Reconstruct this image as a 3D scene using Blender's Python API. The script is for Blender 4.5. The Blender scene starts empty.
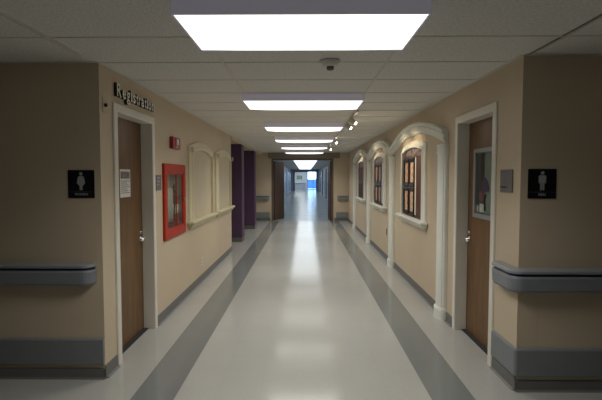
import bpy, bmesh, math, random
from mathutils import Vector, Matrix
random.seed(4)
scn = bpy.context.scene
COL = scn.collection

# ------------------------------------------------------------------ camera
cam_d = bpy.data.cameras.new('camera'); cam = bpy.data.objects.new('camera', cam_d); COL.objects.link(cam)
cam_d.sensor_width = 36.0; cam_d.lens = 36.0 * 451 / 602
cam_d.clip_start = 0.05; cam_d.clip_end = 300
cam.location = (0, 0, 1.55)
cam.rotation_euler = (math.radians(90 - 2.92), 0, math.radians(0.507))
scn.camera = cam

# ------------------------------------------------------------------ world (daylight beyond the far glass door)
world = bpy.data.worlds.new('world'); scn.world = world; world.use_nodes = True
bg = world.node_tree.nodes['Background']
bg.inputs[0].default_value = (0.42, 0.68, 1.0, 1); bg.inputs[1].default_value = 8.0

# ------------------------------------------------------------------ light levels
NEAR_L = 1.7        # ceiling fixture lens radiance
LAMP_W = 17.0       # downlight of one fixture through its prismatic lens
BACK_L = 0.4       # fixtures of the dim cross hall behind the camera
FAR_L = 1.6         # ceiling panels beyond the double doors
SPOT_W = 26.0
scn.view_settings.view_transform = 'Standard'
scn.view_settings.look = 'None'
scn.view_settings.gamma = 1
scn.view_settings.use_curve_mapping = False
scn.view_settings.exposure = 0.0

XL, XR, ZC = -1.54, 1.53, 2.405
YL, YR = 3.395, 3.218          # planes of the two walls facing the camera
YE = 15.9                     # wall with the double doors
YF = 50.0                     # far end of the corridor beyond

# ------------------------------------------------------------------ materials
def mat(name, col, rough=0.5, metal=0.0, spec=0.5, var=0.0, vscale=3.0, bump=0.0, bscale=60.0, emit=None, coat=0.0):
    m = bpy.data.materials.new(name); m.use_nodes = True
    nt = m.node_tree; b = nt.nodes['Principled BSDF']
    b.inputs['Base Color'].default_value = (*col, 1)
    b.inputs['Roughness'].default_value = rough
    b.inputs['Metallic'].default_value = metal
    b.inputs['Specular IOR Level'].default_value = spec
    if coat: b.inputs['Coat Weight'].default_value = coat
    if var or bump:
        tc = nt.nodes.new('ShaderNodeTexCoord')
    if var:
        n = nt.nodes.new('ShaderNodeTexNoise'); n.inputs['Scale'].default_value = vscale; n.inputs['Detail'].default_value = 5
        r = nt.nodes.new('ShaderNodeMapRange'); r.inputs[1].default_value = 0.3; r.inputs[2].default_value = 0.7
        r.inputs[3].default_value = 1 - var; r.inputs[4].default_value = 1 + var
        mx = nt.nodes.new('ShaderNodeVectorMath'); mx.operation = 'SCALE'; mx.inputs[0].default_value = col
        nt.links.new(tc.outputs['Object'], n.inputs['Vector']); nt.links.new(n.outputs['Fac'], r.inputs[0])
        nt.links.new(r.outputs[0], mx.inputs['Scale']); nt.links.new(mx.outputs[0], b.inputs['Base Color'])
    if bump:
        n2 = nt.nodes.new('ShaderNodeTexNoise'); n2.inputs['Scale'].default_value = bscale; n2.inputs['Detail'].default_value = 3
        bp = nt.nodes.new('ShaderNodeBump'); bp.inputs['Strength'].default_value = bump; bp.inputs['Distance'].default_value = 0.01
        nt.links.new(tc.outputs['Object'], n2.inputs['Vector']); nt.links.new(n2.outputs['Fac'], bp.inputs['Height'])
        nt.links.new(bp.outputs[0], b.inputs['Normal'])
    if emit:
        b.inputs['Emission Color'].default_value = (*emit[0], 1); b.inputs['Emission Strength'].default_value = emit[1]
    return m

def wood_mat(name, c1, c2, rough=0.42):
    m = bpy.data.materials.new(name); m.use_nodes = True
    nt = m.node_tree; b = nt.nodes['Principled BSDF']; b.inputs['Roughness'].default_value = rough
    tc = nt.nodes.new('ShaderNodeTexCoord'); mp = nt.nodes.new('ShaderNodeMapping'); mp.inputs['Scale'].default_value = (9, 9, 0.7)
    n = nt.nodes.new('ShaderNodeTexNoise'); n.inputs['Scale'].default_value = 2.5; n.inputs['Detail'].default_value = 8; n.inputs['Distortion'].default_value = 1.2
    w = nt.nodes.new('ShaderNodeValToRGB'); w.color_ramp.elements[0].color = (*c1, 1); w.color_ramp.elements[1].color = (*c2, 1)
    w.color_ramp.elements[0].position = 0.3; w.color_ramp.elements[1].position = 0.7
    nt.links.new(tc.outputs['Object'], mp.inputs[0]); nt.links.new(mp.outputs[0], n.inputs['Vector'])
    nt.links.new(n.outputs['Fac'], w.inputs[0]); nt.links.new(w.outputs[0], b.inputs['Base Color'])
    return m

def floor_mat(name, base, stripe, rough=0.2, stripes=True):
    m = bpy.data.materials.new(name); m.use_nodes = True
    nt = m.node_tree; N = nt.nodes; L = nt.links; b = N['Principled BSDF']
    g = N.new('ShaderNodeNewGeometry'); s = N.new('ShaderNodeSeparateXYZ'); L.new(g.outputs['Position'], s.inputs[0])
    def math_(op, a, bb=None, c=None):
        n = N.new('ShaderNodeMath'); n.operation = op
        for i, v in enumerate((a, bb, c)):
            if v is None: continue
            if isinstance(v, (int, float)): n.inputs[i].default_value = v
            else: L.new(v, n.inputs[i])
        return n.outputs[0]
    # speckled vinyl tile, 305 mm, hairline seams
    def seam(axis, off):
        f = math_('FRACT', math_('DIVIDE', math_('ADD', axis, off), 0.305))
        d = math_('ABSOLUTE', math_('SUBTRACT', f, 0.5))
        return math_('GREATER_THAN', d, 0.4935)
    sm = math_('MAXIMUM', seam(s.outputs[0], 0.02 + 0.305 * 20), seam(s.outputs[1], 0.1 + 0.305 * 60))
    n1 = N.new('ShaderNodeTexNoise'); n1.inputs['Scale'].default_value = 55; n1.inputs['Detail'].default_value = 4; L.new(g.outputs['Position'], n1.inputs['Vector'])
    n2 = N.new('ShaderNodeTexNoise'); n2.inputs['Scale'].default_value = 1.3; n2.inputs['Detail'].default_value = 4; L.new(g.outputs['Position'], n2.inputs['Vector'])
    wn = N.new('ShaderNodeTexWhiteNoise'); wn.noise_dimensions = '2D'
    cv = N.new('ShaderNodeCombineXYZ')
    L.new(math_('FLOOR', math_('DIVIDE', math_('ADD', s.outputs[0], 0.02 + 0.305 * 20), 0.305)), cv.inputs[0])
    L.new(math_('FLOOR', math_('DIVIDE', math_('ADD', s.outputs[1], 0.1 + 0.305 * 60), 0.305)), cv.inputs[1])
    L.new(cv.outputs[0], wn.inputs['Vector'])
    val = math_('ADD', 0.86, math_('MULTIPLY', n1.outputs['Fac'], 0.16))
    val = math_('ADD', val, math_('MULTIPLY', n2.outputs['Fac'], 0.09))
    val = math_('ADD', val, math_('MULTIPLY', wn.outputs['Value'], 0.02))
    val = math_('SUBTRACT', val, math_('MULTIPLY', sm, 0.05))
    mix = N.new('ShaderNodeMix'); mix.data_type = 'RGBA'
    mix.inputs['A'].default_value = (*base, 1); mix.inputs['B'].default_value = (*stripe, 1)
    if stripes:
        ax = math_('ABSOLUTE', math_('ADD', s.outputs[0], 0.015))
        st = math_('MULTIPLY', math_('GREATER_THAN', ax, 0.90), math_('LESS_THAN', ax, 1.205))
        L.new(st, mix.inputs['Factor'])
    else:
        mix.inputs['Factor'].default_value = 0
    sc = N.new('ShaderNodeVectorMath'); sc.operation = 'SCALE'; L.new(mix.outputs['Result'], sc.inputs[0]); L.new(val, sc.inputs['Scale'])
    L.new(sc.outputs[0], b.inputs['Base Color'])
    L.new(math_('ADD', rough, math_('MULTIPLY', n2.outputs['Fac'], 0.09)), b.inputs['Roughness'])
    n3 = N.new('ShaderNodeTexNoise'); n3.inputs['Scale'].default_value = 2.2; L.new(g.outputs['Position'], n3.inputs['Vector'])
    bp = N.new('ShaderNodeBump'); b.inputs['Specular IOR Level'].default_value = 0.38
    bp.inputs['Strength'].default_value = 0.2; bp.inputs['Distance'].default_value = 0.01
    L.new(n3.outputs['Fac'], bp.inputs['Height']); L.new(bp.outputs[0], b.inputs['Normal'])
    return m

def picture_mat(name, bands, scale=14.0):
    """a printed sheet: blotches of a few inks"""
    m = bpy.data.materials.new(name); m.use_nodes = True
    nt = m.node_tree; b = nt.nodes['Principled BSDF']; b.inputs['Roughness'].default_value = 0.35
    tc = nt.nodes.new('ShaderNodeTexCoord'); n = nt.nodes.new('ShaderNodeTexNoise'); n.inputs['Scale'].default_value = scale; n.inputs['Detail'].default_value = 2
    r = nt.nodes.new('ShaderNodeValToRGB'); r.color_ramp.interpolation = 'CONSTANT'
    els = r.color_ramp.elements
    els[0].position = 0; els[0].color = (*bands[0], 1); els[1].position = 0.42; els[1].color = (*bands[1], 1)
    for i, c in enumerate(bands[2:]):
        e = els.new(0.5 + 0.09 * i); e.color = (*c, 1)
    nt.links.new(tc.outputs['Object'], n.inputs['Vector']); nt.links.new(n.outputs['Fac'], r.inputs[0]); nt.links.new(r.outputs[0], b.inputs['Base Color'])
    return m

M = {}
M['wall'] = mat('beige_paint', (0.62, 0.515, 0.375), 0.5, spec=0.35, var=0.04, vscale=1.2, bump=0.06, bscale=120)
M['ceil'] = mat('ceiling_tile', (0.76, 0.745, 0.70), 0.9, spec=0.1, var=0.13, vscale=60, bump=0.5, bscale=90)
M['tee'] = mat('ceiling_tee', (0.68, 0.65, 0.59), 0.5, var=0.05)
M['floor'] = floor_mat('vinyl_tile_floor', (0.435, 0.435, 0.405), (0.20, 0.215, 0.21), rough=0.09)
M['floorfar'] = floor_mat('far_vinyl_tile_floor', (0.30, 0.34, 0.36), (0.3, 0.3, 0.3), rough=0.18, stripes=False)
M['base'] = mat('dark_grey_vinyl_base', (0.15, 0.15, 0.145), 0.45, var=0.05, vscale=8)
M['rail'] = mat('blue_grey_vinyl', (0.23, 0.25, 0.27), 0.45, var=0.04, vscale=10)
M['railtop'] = mat('grey_vinyl_grip', (0.30, 0.32, 0.33), 0.4, var=0.03)
M['navy'] = mat('navy_vinyl', (0.02, 0.035, 0.13), 0.4)
M['bump'] = mat('grey_bumper_vinyl', (0.225, 0.245, 0.255), 0.5, var=0.04, vscale=8)
M['frame'] = mat('cream_grey_enamel', (0.78, 0.755, 0.67), 0.35, var=0.03)
M['white'] = mat('white_trim_paint', (0.80, 0.82, 0.76), 0.6, spec=0.3, var=0.03, vscale=6)
M['cream'] = mat('yellow_cream_paint', (0.72, 0.66, 0.46), 0.4, var=0.03, vscale=6)
M['creampanel'] = mat('pale_panel_paint', (0.62, 0.55, 0.41), 0.55, var=0.04, vscale=3, bump=0.05, bscale=150)
M['wood'] = wood_mat('brown_oak_veneer', (0.12, 0.060, 0.022), (0.205, 0.108, 0.040))
M['darkwood'] = wood_mat('dark_walnut_veneer', (0.055, 0.027, 0.015), (0.11, 0.055, 0.030), rough=0.65)
M['steel'] = mat('brushed_steel', (0.55, 0.54, 0.52), 0.28, metal=1.0)
M['grey'] = mat('grey_metal_frame', (0.33, 0.35, 0.36), 0.4, metal=0.3)
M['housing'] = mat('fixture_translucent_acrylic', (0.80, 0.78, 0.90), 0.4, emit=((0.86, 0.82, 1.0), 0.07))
M['lens'] = mat('fixture_lens', (0.8, 0.8, 0.8), 0.4, emit=((1.0, 0.98, 0.94), NEAR_L))
M['lensback'] = mat('dim_fixture_lens', (0.8, 0.8, 0.8), 0.4, emit=((1.0, 0.95, 0.88), BACK_L))
M['lensfar'] = mat('far_fixture_lens', (0.8, 0.8, 0.8), 0.4, emit=((0.88, 0.96, 1.0), FAR_L))
M['lobbyfill'] = mat('lobby_fill_lens', (0.8, 0.8, 0.8), 0.4, emit=((0.9, 0.97, 1.0), 9.0))
M['purple'] = mat('purple_paint', (0.085, 0.04, 0.092), 0.5, var=0.04, vscale=4)
M['black'] = mat('black_acrylic', (0.006, 0.006, 0.008), 0.3)
M['signwhite'] = mat('sign_white', (0.42, 0.42, 0.46), 0.4)
M['letterface'] = mat('letter_face_white', (0.8, 0.78, 0.72), 0.35)
M['red'] = mat('red_enamel', (0.44, 0.032, 0.012), 0.4, spec=0.25, var=0.04)
M['redplastic'] = mat('red_plastic', (0.33, 0.012, 0.010), 0.4)
M['paper'] = mat('white_paper', (0.80, 0.79, 0.75), 0.8, var=0.03, vscale=30)
M['plate'] = mat('grey_room_plate', (0.17, 0.16, 0.17), 0.45, var=0.04)
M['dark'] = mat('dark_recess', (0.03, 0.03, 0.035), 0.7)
M['cabin'] = mat('cabinet_inside', (0.6, 0.58, 0.54), 0.6)
M['hose'] = mat('off_white_canvas_hose', (0.55, 0.53, 0.48), 0.85, var=0.1, vscale=30)
M['board'] = mat('dark_brown_board', (0.075, 0.032, 0.022), 0.4, var=0.15, vscale=9)
M['brownpanel'] = mat('red_brown_panel', (0.115, 0.052, 0.036), 0.4, var=0.15, vscale=7)
M['plaqueframe'] = mat('near_black_wood', (0.016, 0.009, 0.008), 0.35)
M['doc'] = picture_mat('cream_certificate', [(0.70, 0.56, 0.38), (0.76, 0.64, 0.46), (0.46, 0.20, 0.12), (0.72, 0.60, 0.46)], 22)
M['doc2'] = picture_mat('amber_certificate', [(0.48, 0.20, 0.08), (0.55, 0.40, 0.30), (0.16, 0.20, 0.34), (0.60, 0.34, 0.14)], 9)
M['mural'] = picture_mat('tympanum_print', [(0.05, 0.03, 0.03), (0.14, 0.09, 0.09), (0.34, 0.27, 0.25), (0.04, 0.03, 0.04)], 14)
M['redprint'] = picture_mat('red_print', [(0.28, 0.05, 0.03), (0.42, 0.30, 0.24), (0.22, 0.04, 0.03), (0.12, 0.05, 0.05)], 22)
M['posterink'] = picture_mat('notice_photo', [(0.05, 0.05, 0.07), (0.16, 0.13, 0.15), (0.3, 0.26, 0.26), (0.08, 0.06, 0.08)], 30)
M['taupe'] = mat('taupe_paint', (0.27, 0.235, 0.19), 0.5)
M['jamb'] = mat('brown_grey_jamb', (0.14, 0.115, 0.09), 0.5)
M['ink'] = mat('grey_ink', (0.22, 0.22, 0.22), 0.7)
M['paleblind'] = mat('pale_green_sheet', (0.30, 0.36, 0.33), 0.6, var=0.05, vscale=5)
M['purplecloth'] = mat('purple_print', (0.09, 0.05, 0.16), 0.6)
M['coral'] = mat('coral_print', (0.25, 0.07, 0.09), 0.6)
M['farwall'] = mat('pale_blue_grey_paint', (0.40, 0.45, 0.52), 0.35, var=0.04, spec=0.5)
M['fardoor'] = mat('mid_blue_door', (0.07, 0.13, 0.30), 0.35, var=0.05)
M['farwhite'] = mat('far_white_board', (0.58, 0.62, 0.68), 0.35)
M['fardark'] = mat('far_dark_frame', (0.05, 0.05, 0.06), 0.4)
M['farboard'] = picture_mat('blue_white_posters', [(0.10, 0.18, 0.42), (0.55, 0.62, 0.75), (0.15, 0.28, 0.60), (0.60, 0.62, 0.66)], 3)
M['pink'] = mat('dusty_pink_board', (0.35, 0.20, 0.18), 0.6, var=0.1)
M['green'] = picture_mat('green_landscape_print', [(0.05, 0.16, 0.08), (0.12, 0.26, 0.14), (0.35, 0.42, 0.30), (0.06, 0.12, 0.08)], 6)
M['bluewall'] = mat('blue_low_wall', (0.05, 0.13, 0.45), 0.4)
M['bulb'] = mat('halogen_bulb', (0.9, 0.9, 0.9), 0.3, emit=((1.0, 0.80, 0.55), 28.0))
M['trackw'] = mat('white_track_enamel', (0.62, 0.60, 0.55), 0.4)
M['detector'] = mat('detector_plastic', (0.70, 0.68, 0.62), 0.5)
M['outdoor'] = mat('outdoor_concrete', (0.45, 0.48, 0.5), 0.8, var=0.1)
gm = bpy.data.materials.new('clear_glass'); gm.use_nodes = True
_b = gm.node_tree.nodes['Principled BSDF']; gm.node_tree.nodes.remove(_b)
_t = gm.node_tree.nodes.new('ShaderNodeBsdfTransparent'); _g = gm.node_tree.nodes.new('ShaderNodeBsdfGlossy'); _g.inputs['Roughness'].default_value = 0.03
_m = gm.node_tree.nodes.new('ShaderNodeMixShader'); _lw = gm.node_tree.nodes.new('ShaderNodeLayerWeight'); _lw.inputs[0].default_value = 0.5
_p = gm.node_tree.nodes.new('ShaderNodeMath'); _p.operation = 'POWER'; _p.inputs[1].default_value = 4.0
_f = gm.node_tree.nodes.new('ShaderNodeMath'); _f.operation = 'MULTIPLY_ADD'; _f.inputs[1].default_value = 0.6; _f.inputs[2].default_value = 0.03
gm.node_tree.links.new(_lw.outputs['Facing'], _p.inputs[0]); gm.node_tree.links.new(_p.outputs[0], _f.inputs[0])
_t.inputs[0].default_value = (0.93, 0.95, 0.94, 1)
gm.node_tree.links.new(_f.outputs[0], _m.inputs[0]); gm.node_tree.links.new(_t.outputs[0], _m.inputs[1]); gm.node_tree.links.new(_g.outputs[0], _m.inputs[2])
gm.node_tree.links.new(_m.outputs[0], gm.node_tree.nodes['Material Output'].inputs[0])
M['glass'] = gm

# ------------------------------------------------------------------ building helpers
ORG = {}
def idf(u, v, w): return (u, v, w)
GAP = 0.0        # becomes 1.5 mm once the walls stand, so that nothing hung on them shares a face with them
def g0(w): return GAP if w == 0 else w
def LW(u, v, w): return (XL + g0(w), u, v)        # left corridor wall: u along, v up, w out into the room
def RW(u, v, w): return (XR - g0(w), u, v)
def FW(y):                                      # a wall facing the camera at depth y: u = X
    return lambda u, v, w: (u, y - g0(w), v)

class MB:
    def __init__(self, f=idf):
        self.v = []; self.fc = []; self.mi = []; self.f = f; self.sm = []
    def add(self, vs, fs, mi=0, smooth=False, f=None):
        f = f or self.f; b = len(self.v)
        self.v += [Vector(f(*p)) for p in vs]
        for q in fs: self.fc.append([b + i for i in q]); self.mi.append(mi); self.sm.append(smooth)
        return self
    def box(self, u0, u1, v0, v1, w0, w1, mi=0):
        vs = [(u, v, w) for u in (u0, u1) for v in (v0, v1) for w in (w0, w1)]
        return self.add(vs, [(0,1,3,2),(4,6,7,5),(0,4,5,1),(2,3,7,6),(0,2,6,4),(1,5,7,3)], mi)
    def prism(self, pts, w0, w1, mi=0, smooth=False):
        n = len(pts)
        vs = [(u, v, w0) for u, v in pts] + [(u, v, w1) for u, v in pts]
        fs = [tuple(range(n))[::-1], tuple(range(n, 2*n))] + [(i, (i+1)%n, n+(i+1)%n, n+i) for i in range(n)]
        return self.add(vs, fs, mi, smooth)
    def sweep(self, path, prof, mi=0, closed=False):
        """prof: (offset to the left of the path, height w) closed polygon, carried along an open (u, v) path with mitred corners"""
        n = len(path); k = len(prof); vs = []
        for i, (u, v) in enumerate(path):
            def nrm(a, b):
                d = Vector((b[0]-a[0], b[1]-a[1])).normalized(); return Vector((-d.y, d.x))
            if closed: n1 = nrm(path[i-1], path[i]); n2 = nrm(path[i], path[(i+1) % n])
            else:
                n1 = nrm(path[i-1], path[i]) if i else nrm(path[0], path[1])
                n2 = nrm(path[i], path[i+1]) if i < n-1 else n1
            m = (n1 + n2).normalized(); m = m / max(0.3, m.dot(n1))
            for o, w in prof: vs.append((u + m.x*o, v + m.y*o, w))
        fs = []
        for i in range(n if closed else n-1):
            j = (i+1) % n
            for a in range(k):
                b = (a+1) % k; fs.append((i*k+a, i*k+b, j*k+b, j*k+a))
        if not closed: fs += [tuple(range(k))[::-1], tuple(range((n-1)*k, n*k))]
        return self.add(vs, fs, mi)
    def lathe(self, c, axis, prof, n=20, mi=0, smooth=True):
        """prof: (radius, distance along axis) in the mapped frame (u,v,w)"""
        c = Vector(c); a = Vector(axis).normalized(); t = Vector((1,0,0)) if abs(a.x) < 0.8 else Vector((0,1,0))
        p = a.cross(t).normalized(); q = a.cross(p)
        vs = []; k = len(prof)
        for r, h in prof:
            for i in range(n):
                an = 2*math.pi*i/n; vs.append(tuple(c + a*h + (p*math.cos(an)+q*math.sin(an))*r))
        fs = [(j*n+i, j*n+(i+1)%n, (j+1)*n+(i+1)%n, (j+1)*n+i) for j in range(k-1) for i in range(n)]
        fs += [tuple(range(n))[::-1], tuple(range((k-1)*n, k*n))]
        return self.add(vs, fs, mi, smooth)
    def tube(self, pts, r, n=10, mi=0):
        pts = [Vector(p) for p in pts]; vs = []; k = len(pts)
        ref = None
        for i, p in enumerate(pts):
            d = (pts[min(i+1, k-1)] - pts[max(i-1, 0)]).normalized()
            if ref is None:
                t = Vector((0,0,1)) if abs(d.z) < 0.8 else Vector((1,0,0)); ref = d.cross(t).normalized()
            ref = (ref - d*ref.dot(d)).normalized(); q = d.cross(ref)
            for a in range(n):
                an = 2*math.pi*a/n; vs.append(tuple(p + (ref*math.cos(an)+q*math.sin(an))*r))
        fs = [(j*n+i, j*n+(i+1)%n, (j+1)*n+(i+1)%n, (j+1)*n+i) for j in range(k-1) for i in range(n)]
        fs += [tuple(range(n))[::-1], tuple(range((k-1)*n, k*n))]
        return self.add(vs, fs, mi, True)
    def build(self, name, mats, parent=None, bevel=0.0, label=None, cat=None, group=None, kind=None):
        if not isinstance(mats, (list, tuple)): mats = [mats]
        if parent is None:
            xs = [p.x for p in self.v]; ys = [p.y for p in self.v]; zs = [p.z for p in self.v]
            o = Vector(((min(xs)+max(xs))/2, (min(ys)+max(ys))/2, min(zs)))
        else: o = ORG[parent.name]
        me = bpy.data.meshes.new(name); bm = bmesh.new()
        bv = [bm.verts.new(p - o) for p in self.v]
        for q, mi, s in zip(self.fc, self.mi, self.sm):
            try: fa = bm.faces.new([bv[i] for i in q])
            except ValueError: continue
            fa.material_index = mi; fa.smooth = s
        bmesh.ops.recalc_face_normals(bm, faces=bm.faces)
        if bevel:
            ed = [e for e in bm.edges if len(e.link_faces) == 2 and e.calc_face_angle(0) > 0.6]
            bmesh.ops.bevel(bm, geom=ed, offset=bevel, segments=2, affect='EDGES', clamp_overlap=True)
        bm.to_mesh(me); bm.free()
        for m in mats: me.materials.append(m)
        ob = bpy.data.objects.new(name, me); COL.objects.link(ob)
        ORG[ob.name] = o
        if parent is None: ob.location = o
        else: ob.parent = parent
        tag(ob, label, cat, group, kind)
        return ob

def tag(ob, label=None, cat=None, group=None, kind=None):
    if label: ob['label'] = label
    if cat: ob['category'] = cat
    if group: ob['group'] = group
    if kind: ob['kind'] = kind
    return ob
def empty(name, loc, label, cat, group=None, kind=None):
    ob = bpy.data.objects.new(name, None); COL.objects.link(ob); ob.empty_display_size = 0.1
    ob.location = loc; ORG[ob.name] = Vector(loc)
    return tag(ob, label, cat, group, kind)
def copy_tree(o, parent=None, link=COL):
    c = o.copy(); link.objects.link(c); c.parent = parent
    for ch in list(o.children): copy_tree(ch, c)
    return c
def dup(o, loc, label=None):
    c = copy_tree(o); c.location = loc
    if label: c['label'] = label
    return c

def text_geo(s, size, depth, sx=1.0, bold=0.0):
    cu = bpy.data.curves.new('t', 'FONT'); cu.body = s; cu.size = size; cu.offset = bold; cu.extrude = depth/2; cu.resolution_u = 3
    ob = bpy.data.objects.new('t', cu); COL.objects.link(ob)
    dg = bpy.context.evaluated_depsgraph_get(); me = bpy.data.meshes.new_from_object(ob.evaluated_get(dg))
    vs = [(v.co.x*sx, v.co.y, v.co.z + depth/2) for v in me.vertices]
    fs = [tuple(p.vertices) for p in me.polygons]; nz = [p.normal.z > 0.9 for p in me.polygons]
    bpy.data.objects.remove(ob); bpy.data.curves.remove(cu); bpy.data.meshes.remove(me)
    return vs, fs, nz

def wall_grid(mb, u0, u1, v0, v1, w0, w1, holes):
    us = sorted({u0, u1, *[h[0] for h in holes], *[h[1] for h in holes]})
    vv = sorted({v0, v1, *[h[2] for h in holes], *[h[3] for h in holes]})
    for a, b in zip(us, us[1:]):
        run = None
        for c, d in zip(vv, vv[1:]):
            mu, mv = (a+b)/2, (c+d)/2
            inside = any(h[0] < mu < h[1] and h[2] < mv < h[3] for h in holes)
            if not inside:
                if run is None: run = [c, d]
                else: run[1] = d
            if inside and run: mb.box(a, b, run[0], run[1], w0, w1); run = None
        if run: mb.box(a, b, run[0], run[1], w0, w1)

def struct(mb, name, m, label, cat, parent=None, bevel=0.0):
    return mb.build(name, m, parent, bevel, label, cat, None, 'structure')

# ------------------------------------------------------------------ setting: floor, ceiling
XB = 6.0; YB = -4.0
f_ = MB(); f_.box(-XB, XB, YB, YE, -0.1, 0.0)
struct(f_, 'floor', M['floor'], 'polished off white vinyl tile floor with two long grey stripes', 'floor')
f_ = MB(); f_.box(-XB, XB, YE, 57.0, -0.1, 0.0)
struct(f_, 'floor_far', M['floorfar'], 'shiny blue grey floor beyond the double doors', 'floor')
# boxes here are (x, y, z)
c_ = MB(); c_.box(-XB, XB, YB, 57.0, ZC, ZC + 0.1)
struct(c_, 'ceiling', M['ceil'], 'speckled off white suspended ceiling tiles', 'ceiling')
# tee grid under the tiles
g_ = MB()
T = 0.010
for x in (-0.61, 0.61): g_.box(x-T, x+T, YB, YE, ZC-0.005, ZC)
for x in (-4.0, -2.78, 2.78, 4.0): g_.box(x-T, x+T, YB, 3.20, ZC-0.006, ZC)
for x in (-1.575, 1.575): g_.box(x-0.006, x+0.014, YB, 3.20, ZC-0.010, ZC)
y = 2.19 - 0.61*10
while y < YE - 0.1:
    g_.box(-XB, XB, y-T, y+T, ZC-0.004, ZC) if y < 3.2 else g_.box(XL, XR, y-T, y+T, ZC-0.004, ZC)
    y += 0.61
# wall angles
g_.box(XL, XL+0.02, YL, 9.4, ZC-0.006, ZC); g_.box(XR-0.02, XR, YR, YE, ZC-0.006, ZC)
g_.box(-XB, XL, YL-0.02, YL, ZC-0.006, ZC); g_.box(XR, XB, YR-0.02, YR, ZC-0.006, ZC)
struct(g_, 'trim_1', M['tee'], 'thin metal grid lines between the ceiling tiles', 'ceiling grid')

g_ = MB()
for x in (-1.575, 1.575): g_.box(x-0.020, x-0.007, YB, 3.20, ZC-0.004, ZC)  # shadow line beside each rail, put in as a dark coloured strip
struct(g_, 'trim_4', M['base'], 'dark strip standing in for the shadow line beside the main ceiling rails', 'ceiling grid')
# ------------------------------------------------------------------ walls
DOORL = (3.67, 4.55, 0.0, 2.10); DOORR = (3.67, 4.55, 0.0, 2.10)
CAB = (4.93, 5.63, 0.92, 1.63)
w_ = MB(LW); wall_grid(w_, YL, 9.4, 0, ZC, -0.16, 0.0, [DOORL, CAB])
struct(w_, 'wall_left', M['wall'], 'beige corridor wall on the left with door and red cabinet', 'wall')
w_ = MB(RW); wall_grid(w_, YR, YE, 0, ZC, -0.16, 0.0, [DOORR])
struct(w_, 'wall_right', M['wall'], 'beige corridor wall on the right with white arches', 'wall')
w_ = MB(); w_.box(-XB, XL-0.16, YL, YL+0.16, 0, ZC)
struct(w_, 'wall_front_left', M['wall'], 'dim beige wall facing the viewer on the left', 'wall')
w_ = MB(); w_.box(XR+0.16, XB, YR, YR+0.16, 0, ZC)
struct(w_, 'wall_front_right', M['wall'], 'dim beige wall facing the viewer on the right', 'wall')
# the hall behind the viewer
w_ = MB(); w_.box(-XB, XB, YB-0.1, YB, 0, ZC); struct(w_, 'wall_back', M['wall'], 'beige wall behind the viewer', 'wall')
w_ = MB(); w_.box(-XB-0.1, -XB, YB, YL+0.16, 0, ZC); struct(w_, 'wall_side_left', M['wall'], 'beige end wall of the cross hall on the left', 'wall')
w_ = MB(); w_.box(XB, XB+0.1, YB, YR+0.16, 0, ZC); struct(w_, 'wall_side_right', M['wall'], 'beige end wall of the cross hall on the right', 'wall')
# seating alcove beyond the left wall
w_ = MB(); w_.box(-4.1, -4.0, 9.4, YE, 0, ZC); w_.box(-4.1, XL-0.16, 9.24, 9.4, 0, ZC)
struct(w_, 'wall_alcove', M['wall'], 'beige wall of the alcove behind the purple columns', 'wall')
w_ = MB(); w_.box(XL-0.30, XL+0.02, 9.4, YE, 2.33, ZC)
struct(w_, 'trim_2', M['wall'], 'beige soffit running over the purple columns', 'soffit')
# wall with double doors: opening -1.10 .. 0.92
w_ = MB(FW(YE)); wall_grid(w_, -4.1, 2.6, 0, ZC, -0.16, 0.0, [(-1.16, 0.98, 0, 2.18)])
struct(w_, 'wall_end', M['wall'], 'beige cross wall holding the open double doors', 'wall')
# far corridor
w_ = MB(); w_.box(-1.70, -1.55, YE+0.16, YF, 0, ZC); struct(w_, 'wall_far_left', M['farwall'], 'pale blue grey wall of the far corridor, left side', 'wall')
w_ = MB(); w_.box(1.55, 1.70, YE+0.16, YF, 0, ZC); struct(w_, 'wall_far_right', M['farwall'], 'pale blue grey wall of the far corridor, right side', 'wall')
w_ = MB(FW(YF)); wall_grid(w_, -3.2, 3.2, 0, ZC, -0.15, 0, [(-1.18, 1.26, 0, 2.14)]); struct(w_, 'wall_far_end', M['farwall'], 'wall around the opening at the far end of the corridor', 'wall')
w_ = MB(FW(56.0)); wall_grid(w_, -3.2, 3.2, 0, ZC, -0.15, 0, [(0.30, 1.75, 0, 2.25)])
w_.f = idf; w_.box(-3.3, -3.2, YF, 56, 0, ZC); w_.box(3.2, 3.3, YF, 56, 0, ZC)
struct(w_, 'wall_lobby', M['farwhite'], 'white walls of the daylit room at the far end', 'wall')

GAP = 0.0015
# ------------------------------------------------------------------ purple columns
for i, y in enumerate((10.7, 13.4)):
    c = MB(); c.box(-1.92, -1.50, y, y+0.42, 0.0, 2.33)
    o = c.build('column', M['purple'], None, 0.012)
    tag(o, ['nearer square dark purple column standing by the end of the left wall', 'farther square dark purple column, closer to the double doors'][i], 'column', 'purple columns on the left')
    b = MB(); b.box(-1.93, -1.49, y-0.01, y+0.43, 0, 0.1); b.build('column_base', M['base'], o)

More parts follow.
